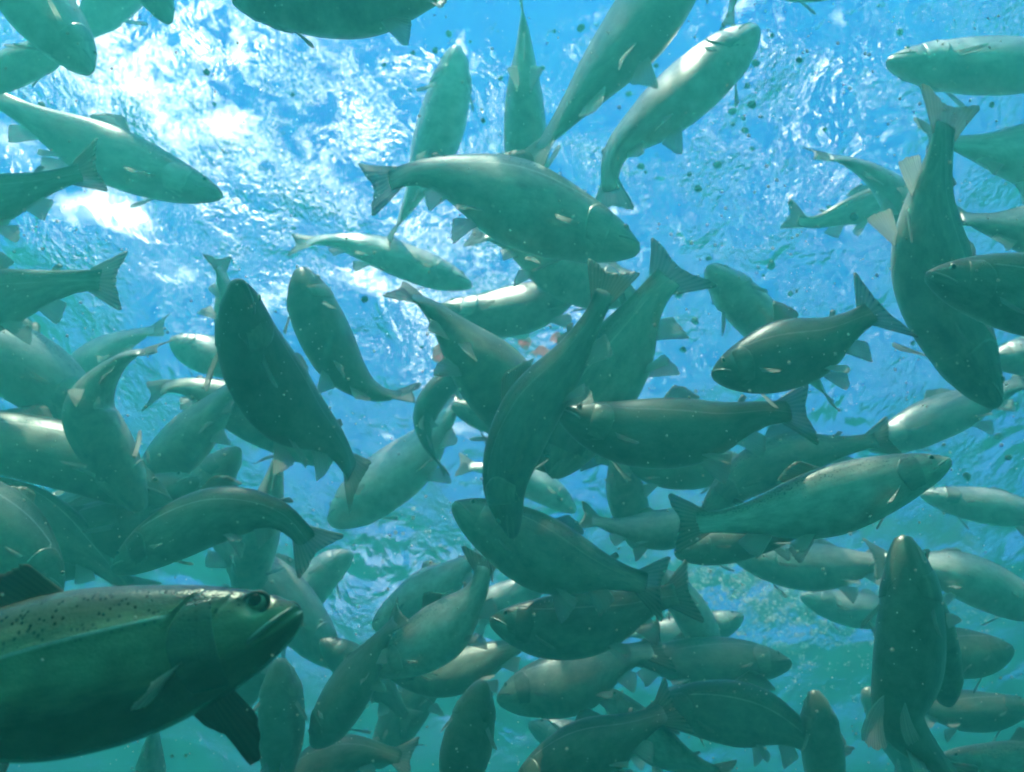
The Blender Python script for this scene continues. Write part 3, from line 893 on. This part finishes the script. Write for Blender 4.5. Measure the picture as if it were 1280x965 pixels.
 dict(pts=[(182, 1060), (186, 995), (190, 935), (196, 880)], W=48, D=1.5, label='trout under the belly of the closest fish, tail up'),
 dict(pts=[(826, 712), (860, 760), (890, 810), (912, 870)], W=44, D=1.75, skin=2, label='pale streaked trout in the foam right of the low centre trout'),
 dict(pts=[(478, 836), (550, 842), (620, 818), (690, 785)], W=54, D=1.55, skin=1, label='dark trout directly beneath the silvery bent one'),
 dict(pts=[(1175, 945), (1240, 952), (1310, 952), (1390, 945)], W=50, D=1.6, skin=2, up=SIDE, label='trout in the bottom right corner under golden streaks'),
 dict(pts=[(958, -18), (1000, -18), (1060, -30), (1130, -45)], W=42, D=1.7, label='belly of a trout barely dipping below the top edge at right'),
 dict(pts=[(965, -190), (945, -110), (928, -40), (906, 40)], W=40, D=1.95, label='thin tail dropping from the top edge beside the up-pointing pale trout'),
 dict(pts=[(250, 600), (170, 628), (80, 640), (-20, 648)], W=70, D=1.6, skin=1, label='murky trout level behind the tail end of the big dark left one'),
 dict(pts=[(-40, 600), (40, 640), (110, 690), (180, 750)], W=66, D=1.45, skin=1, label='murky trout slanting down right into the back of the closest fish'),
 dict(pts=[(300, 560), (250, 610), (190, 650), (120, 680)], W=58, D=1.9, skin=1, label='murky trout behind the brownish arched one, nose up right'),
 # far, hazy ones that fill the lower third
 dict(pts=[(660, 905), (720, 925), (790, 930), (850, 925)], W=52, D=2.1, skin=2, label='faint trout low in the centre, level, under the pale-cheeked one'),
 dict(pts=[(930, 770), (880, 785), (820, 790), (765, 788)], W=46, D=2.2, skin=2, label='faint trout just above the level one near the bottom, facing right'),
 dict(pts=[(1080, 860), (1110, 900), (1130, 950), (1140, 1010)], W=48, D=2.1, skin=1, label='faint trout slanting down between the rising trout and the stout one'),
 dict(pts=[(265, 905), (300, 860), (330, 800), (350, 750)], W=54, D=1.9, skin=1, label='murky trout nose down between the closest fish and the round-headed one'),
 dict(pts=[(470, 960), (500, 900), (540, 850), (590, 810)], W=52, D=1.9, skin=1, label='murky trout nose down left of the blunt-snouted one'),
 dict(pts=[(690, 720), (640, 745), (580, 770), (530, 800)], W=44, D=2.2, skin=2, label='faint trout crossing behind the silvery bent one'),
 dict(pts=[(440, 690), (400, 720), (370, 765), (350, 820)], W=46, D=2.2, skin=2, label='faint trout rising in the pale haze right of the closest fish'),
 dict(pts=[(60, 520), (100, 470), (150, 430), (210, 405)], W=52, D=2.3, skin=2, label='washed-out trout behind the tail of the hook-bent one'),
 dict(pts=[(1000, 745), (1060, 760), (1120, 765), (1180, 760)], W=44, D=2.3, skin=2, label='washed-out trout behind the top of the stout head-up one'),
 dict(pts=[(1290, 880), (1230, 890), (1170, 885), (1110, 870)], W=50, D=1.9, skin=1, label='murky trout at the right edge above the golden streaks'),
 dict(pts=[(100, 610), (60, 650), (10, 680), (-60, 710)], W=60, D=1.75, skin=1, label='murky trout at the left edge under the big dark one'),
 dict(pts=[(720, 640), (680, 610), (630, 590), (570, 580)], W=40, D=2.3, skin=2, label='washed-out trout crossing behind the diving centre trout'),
 dict(pts=[(330, 1010), (400, 960), (450, 940), (520, 950)], W=60, D=1.45, skin=1, label='dark trout along the bottom edge right of the closest fish'),
]
for k, f in enumerate(FISH):
    trout(k=k * 17, **f)

# ------------------------------------------------------------------ feed pellets
PELLETS = [(965, 44), (999, 75), (1125, 40), (944, 79), (934, 107), (916, 139), (916, 155), (897, 206), (873, 236), (940, 186),
           (1031, 162), (1240, 131), (940, 131), (844, 19), (1098, 7), (929, 148), (931, 163), (952, 146), (862, 218), (1067, 271),
           (1108, 259), (1122, 244), (886, 323), (988, 253), (1036, 259), (726, 35), (693, 39), (561, 42), (516, 66), (480, 81),
           (678, 85), (728, 81), (820, 82), (801, 131), (801, 208), (602, 137), (544, 63), (588, 52), (626, 98), (604, 151),
           (807, 215), (738, 254), (695, 234), (786, 117), (892, 379), (954, 344), (964, 332), (996, 364), (988, 386), (869, 401),
           (860, 422), (854, 437), (849, 368), (1084, 439), (1141, 429), (1262, 485), (1248, 545), (1261, 572), (1209, 595),
           (1277, 468), (988, 367), (818, 389), (870, 401), (811, 452), (800, 437), (833, 407), (853, 436), (527, 434), (537, 583),
           (737, 581), (456, 374), (661, 410), (1138, 275), (366, 118), (258, 90), (268, 130)]
PEL = simple_mat('feed_pellet', (0.045, 0.028, 0.018), 0.8, 0, 0.2, 0.4, 300)
rp = random.Random(3)


def pellet_mesh(seed):
    r = random.Random(seed)
    bm = bmesh.new()
    bmesh.ops.create_icosphere(bm, subdivisions=2, radius=1.0)
    for v in bm.verts:
        v.co *= 1 + r.uniform(-.12, .12)
        v.co.z *= 1.25
    me = bpy.data.meshes.new('feed_pellet'); bm.to_mesh(me); bm.free()
    me.polygons.foreach_set('use_smooth', [True] * len(me.polygons))
    me.materials.append(PEL)
    return me


PM = [pellet_mesh(i) for i in range(5)]
PEL_OBS = []
for i, (x, y) in enumerate(PELLETS):
    ob = bpy.data.objects.new('feed_pellet', PM[i % 5]); C.objects.link(ob)
    c0 = at_level(x, y, -0.10)
    dep = (c0 - CAM) @ FWD
    dep = min(dep, rp.uniform(1.9, 3.0))
    ob.location = tuple(at(x, y, dep))
    s_ = 3.1 * dep / F_PX * rp.choice((.6, .85, 1.0, 1.35)) * rp.uniform(.85, 1.15)
    ob.scale = (s_, s_, s_)
    ob.rotation_euler = (rp.uniform(0, 3), rp.uniform(0, 3), rp.uniform(0, 3))
    PEL_OBS.append((x, y, ob))
    ob['group'] = 'feed pellets drifting under the surface'; ob['category'] = 'feed pellet'
ANCHORS = [(850, 130, 'the pale trout pointing up right'), (650, 90, 'the slim head-down trout'), (555, 110, 'the hazy trout pointing straight up'),
           (640, 265, 'the sunlit trout above centre'), (1190, 80, 'the top right corner trout'), (1165, 300, 'the long diving trout at right'),
           (925, 375, 'the pale trout pointing up left'), (1000, 440, 'the dark trout with raised tail'), (790, 410, 'the splayed tail right of centre'),
           (600, 450, 'the broad centre trout'), (1100, 600, 'the silver-lined trout'), (860, 530, 'the dark level trout'), (1065, 225, 'the trout with raised white fin'),
           (130, 80, 'the top left corner trout')]
ORD = ['nearest', 'second nearest', 'third nearest', 'fourth nearest', 'fifth nearest', 'sixth nearest', 'seventh nearest', 'eighth nearest', 'ninth nearest', 'tenth nearest', 'eleventh nearest', 'twelfth nearest', 'thirteenth nearest', 'fourteenth nearest']
buckets = {}
for x, y, ob in PEL_OBS:
    d, ax, ay, nm = min((math.hypot(x - ax, y - ay), ax, ay, nm) for ax, ay, nm in ANCHORS)
    dx, dy = x - ax, y - ay
    side = ('right of' if dx > 0 else 'left of') if abs(dx) > abs(dy) else ('below' if dy > 0 else 'above')
    buckets.setdefault((side, nm), []).append((d, ob))
for (side, nm), lst in buckets.items():
    for i, (d, ob) in enumerate(sorted(lst, key=lambda e: e[0])):
        ob['label'] = f'dark feed pellet {side} {nm}' if len(lst) == 1 else f'{ORD[i]} dark feed pellet {side} {nm}'

# red scraps floating at the surface in the centre
REDM, t, o = new_mat('red_scrap')
b = t.nodes.new('ShaderNodeBsdfDiffuse'); b.inputs['Color'].default_value = (.8, .14, .17, 1)
tr_ = t.nodes.new('ShaderNodeBsdfTranslucent'); tr_.inputs['Color'].default_value = (.85, .2, .24, 1)
m1 = t.nodes.new('ShaderNodeMixShader'); m1.inputs[0].default_value = 0.75
t.links.new(b.outputs[0], m1.inputs[1]); t.links.new(tr_.outputs[0], m1.inputs[2]); t.links.new(m1.outputs[0], o.inputs['Surface'])
SCRAPS = [(556, 442, 26, 'largest pinkish red scrap at the surface left of the broad centre trout'),
          (676, 438, 20, 'red scrap afloat between the broad centre trout and the curved one'),
          (700, 425, 17, 'orange red scrap nearest the curved centre trout'),
          (655, 428, 15, 'small red scrap under the white curled scrap'),
          (690, 446, 13, 'lowest tiny red scrap beside the curved centre trout')]


def scrap(name, x, y, w, mat, label, seed, z=-0.06):
    r = np.random.default_rng(seed)
    c = at_level(x, y, z)
    size = 1.25 * w * ((c - CAM) @ FWD) / F_PX
    n_ = 9
    V, F = [], []
    ph = r.uniform(0, 6, 4)
    for lay in (0, 1):
        for i in range(n_):
            for j in range(n_):
                u, v = i / (n_ - 1) - .5, j / (n_ - 1) - .5
                k_ = 1 - 0.35 * (abs(u * v) * 4) + .12 * math.sin(5 * u + ph[0]) + .12 * math.sin(6 * v + ph[1])
                V.append((u * size * k_, v * size * .8 * k_, size * (.16 * math.sin(7 * u + ph[2]) + .13 * math.sin(8 * v + 3 * u + ph[3])) - lay * size * .06))
    h = n_ * n_
    for i in range(n_ - 1):
        for j in range(n_ - 1):
            a, b_, c_, d_ = i * n_ + j, (i + 1) * n_ + j, (i + 1) * n_ + j + 1, i * n_ + j + 1
            F.append((a, b_, c_, d_)); F.append((h + d_, h + c_, h + b_, h + a))
    rim = [i * n_ for i in range(n_)] + [(n_ - 1) * n_ + j for j in range(1, n_)] + [i * n_ + n_ - 1 for i in range(n_ - 2, -1, -1)] + [j for j in range(n_ - 2, 0, -1)]
    for k in range(len(rim)):
        a, b_ = rim[k], rim[(k + 1) % len(rim)]
        F.append((a, h + a, h + b_, b_))
    ob = mesh_obj(name, V, F, mat)
    ob.location = tuple(c)
    ob.rotation_euler = tuple(r.uniform(-.5, .5, 3))
    return tag(ob, label, 'food scrap', 'scraps floating at the surface')


for i, (x, y, w, lab) in enumerate(SCRAPS):
    scrap('red_scrap', x, y, w, REDM, lab, 50 + i)
scrap('white_scrap', 641, 411, 30, simple_mat('white_scrap', (.75, .72, .66), .5, 0, .3, .15, 40), 'curled white scrap at the surface just above the red ones', 77, -0.3)


# ------------------------------------------------------------------ bubbles and drifting specks
def scatter(name, centres, radii, mat, label, sub=1):
    bm = bmesh.new(); bmesh.ops.create_icosphere(bm, subdivisions=sub, radius=1.0)
    v0 = np.array([v.co[:] for v in bm.verts]); f0 = np.array([[v.index for v in f.verts] for f in bm.faces]); bm.free()
    n_ = len(centres)
    V = (centres[:, None, :] + v0[None] * radii[:, None, None]).reshape(-1, 3)
    F = (f0[None] + (np.arange(n_) * len(v0))[:, None, None]).reshape(-1, 3)
    return tag(mesh_obj(name, V, F.tolist(), mat), label, kind='stuff')


SPECK = simple_mat('pale_speck', (.62, .66, .56), .6)
q = []
while len(q) < 3600:
    d = rng.uniform(.45, 1.6)
    q.append(at(rng.uniform(-100, 1380), rng.uniform(-80, 1040), d))
scatter('drifting_specks', np.array(q), rng.uniform(.00025, .0009, len(q)) , SPECK, 'pale specks drifting in the water')

bm_, t, o = new_mat('air_bubble')
g_ = t.nodes.new('ShaderNodeBsdfGlass'); g_.inputs['IOR'].default_value = 0.75; g_.inputs['Roughness'].default_value = 0.0
t.links.new(g_.outputs[0], o.inputs['Surface'])
CL = [(960, 140, 55, 40), (930, 250, 50, 40), (1040, 80, 110, 40), (600, 250, 120, 34), (450, 200, 110, 30), (860, 430, 90, 34), (110, 420, 90, 26), (980, 760, 120, 60),
      (1200, 700, 90, 34), (500, 680, 70, 26), (700, 430, 60, 24), (1080, 480, 70, 22), (800, 60, 160, 34), (700, 560, 150, 30), (250, 380, 80, 20), (1010, 350, 80, 26), (960, 830, 140, 34), (600, 830, 200, 20)]
q = []
for x, y, s_, cnt in CL:
    for _ in range(int(cnt * 0.7)):
        # short wandering strings of bubbles
        bx0, by0 = x + rng.normal(0, s_), y + rng.normal(0, s_ * .7)
        ang = rng.normal(1.9, .5)
        for i in range(int(rng.integers(1, 9))):
            q.append(at_level(bx0, by0, -abs(rng.normal(.03, .025)) - .03))
            ang += rng.normal(0, .35)
            st = abs(rng.normal(5, 3))
            bx0 += st * math.cos(ang); by0 += st * math.sin(ang)
q = np.array(q)
scatter('air_bubbles', q, np.clip(rng.lognormal(-5.95, .45, len(q)), .001, .008), bm_, 'tiny clear air bubbles strung out under the surface', 2)

# foam flecks churned up by the feeding fish at lower right
FOAM, t, o = new_mat('white_foam')
b = t.nodes.new('ShaderNodeBsdfDiffuse'); b.inputs['Color'].default_value = (.92, .92, .9, 1)
tr_ = t.nodes.new('ShaderNodeBsdfTranslucent'); tr_.inputs['Color'].default_value = (.95, .95, .93, 1)
m1 = t.nodes.new('ShaderNodeMixShader'); m1.inputs[0].default_value = 0.65
t.links.new(b.outputs[0], m1.inputs[1]); t.links.new(tr_.outputs[0], m1.inputs[2]); t.links.new(m1.outputs[0], o.inputs['Surface'])
q = []
for x, y, sx, sy, cnt in ((960, 745, 70, 32, 620), (1010, 800, 60, 40, 320), (870, 735, 60, 22, 160), (1190, 745, 60, 22, 130), (560, 690, 60, 30, 60)):
    for _ in range(cnt // 3):
        ax_, ay_ = rng.normal(x, sx), rng.normal(y, sy)
        for _k in range(4):
            q.append(at_level(ax_ + rng.normal(0, 7), ay_ + rng.normal(0, 2.5), -.05 - abs(rng.normal(0, .02))))
scatter('surface_foam', np.array(q), rng.lognormal(-5.6, .4, len(q)), FOAM, 'white foam flecks churned up at the surface at lower right', 1)
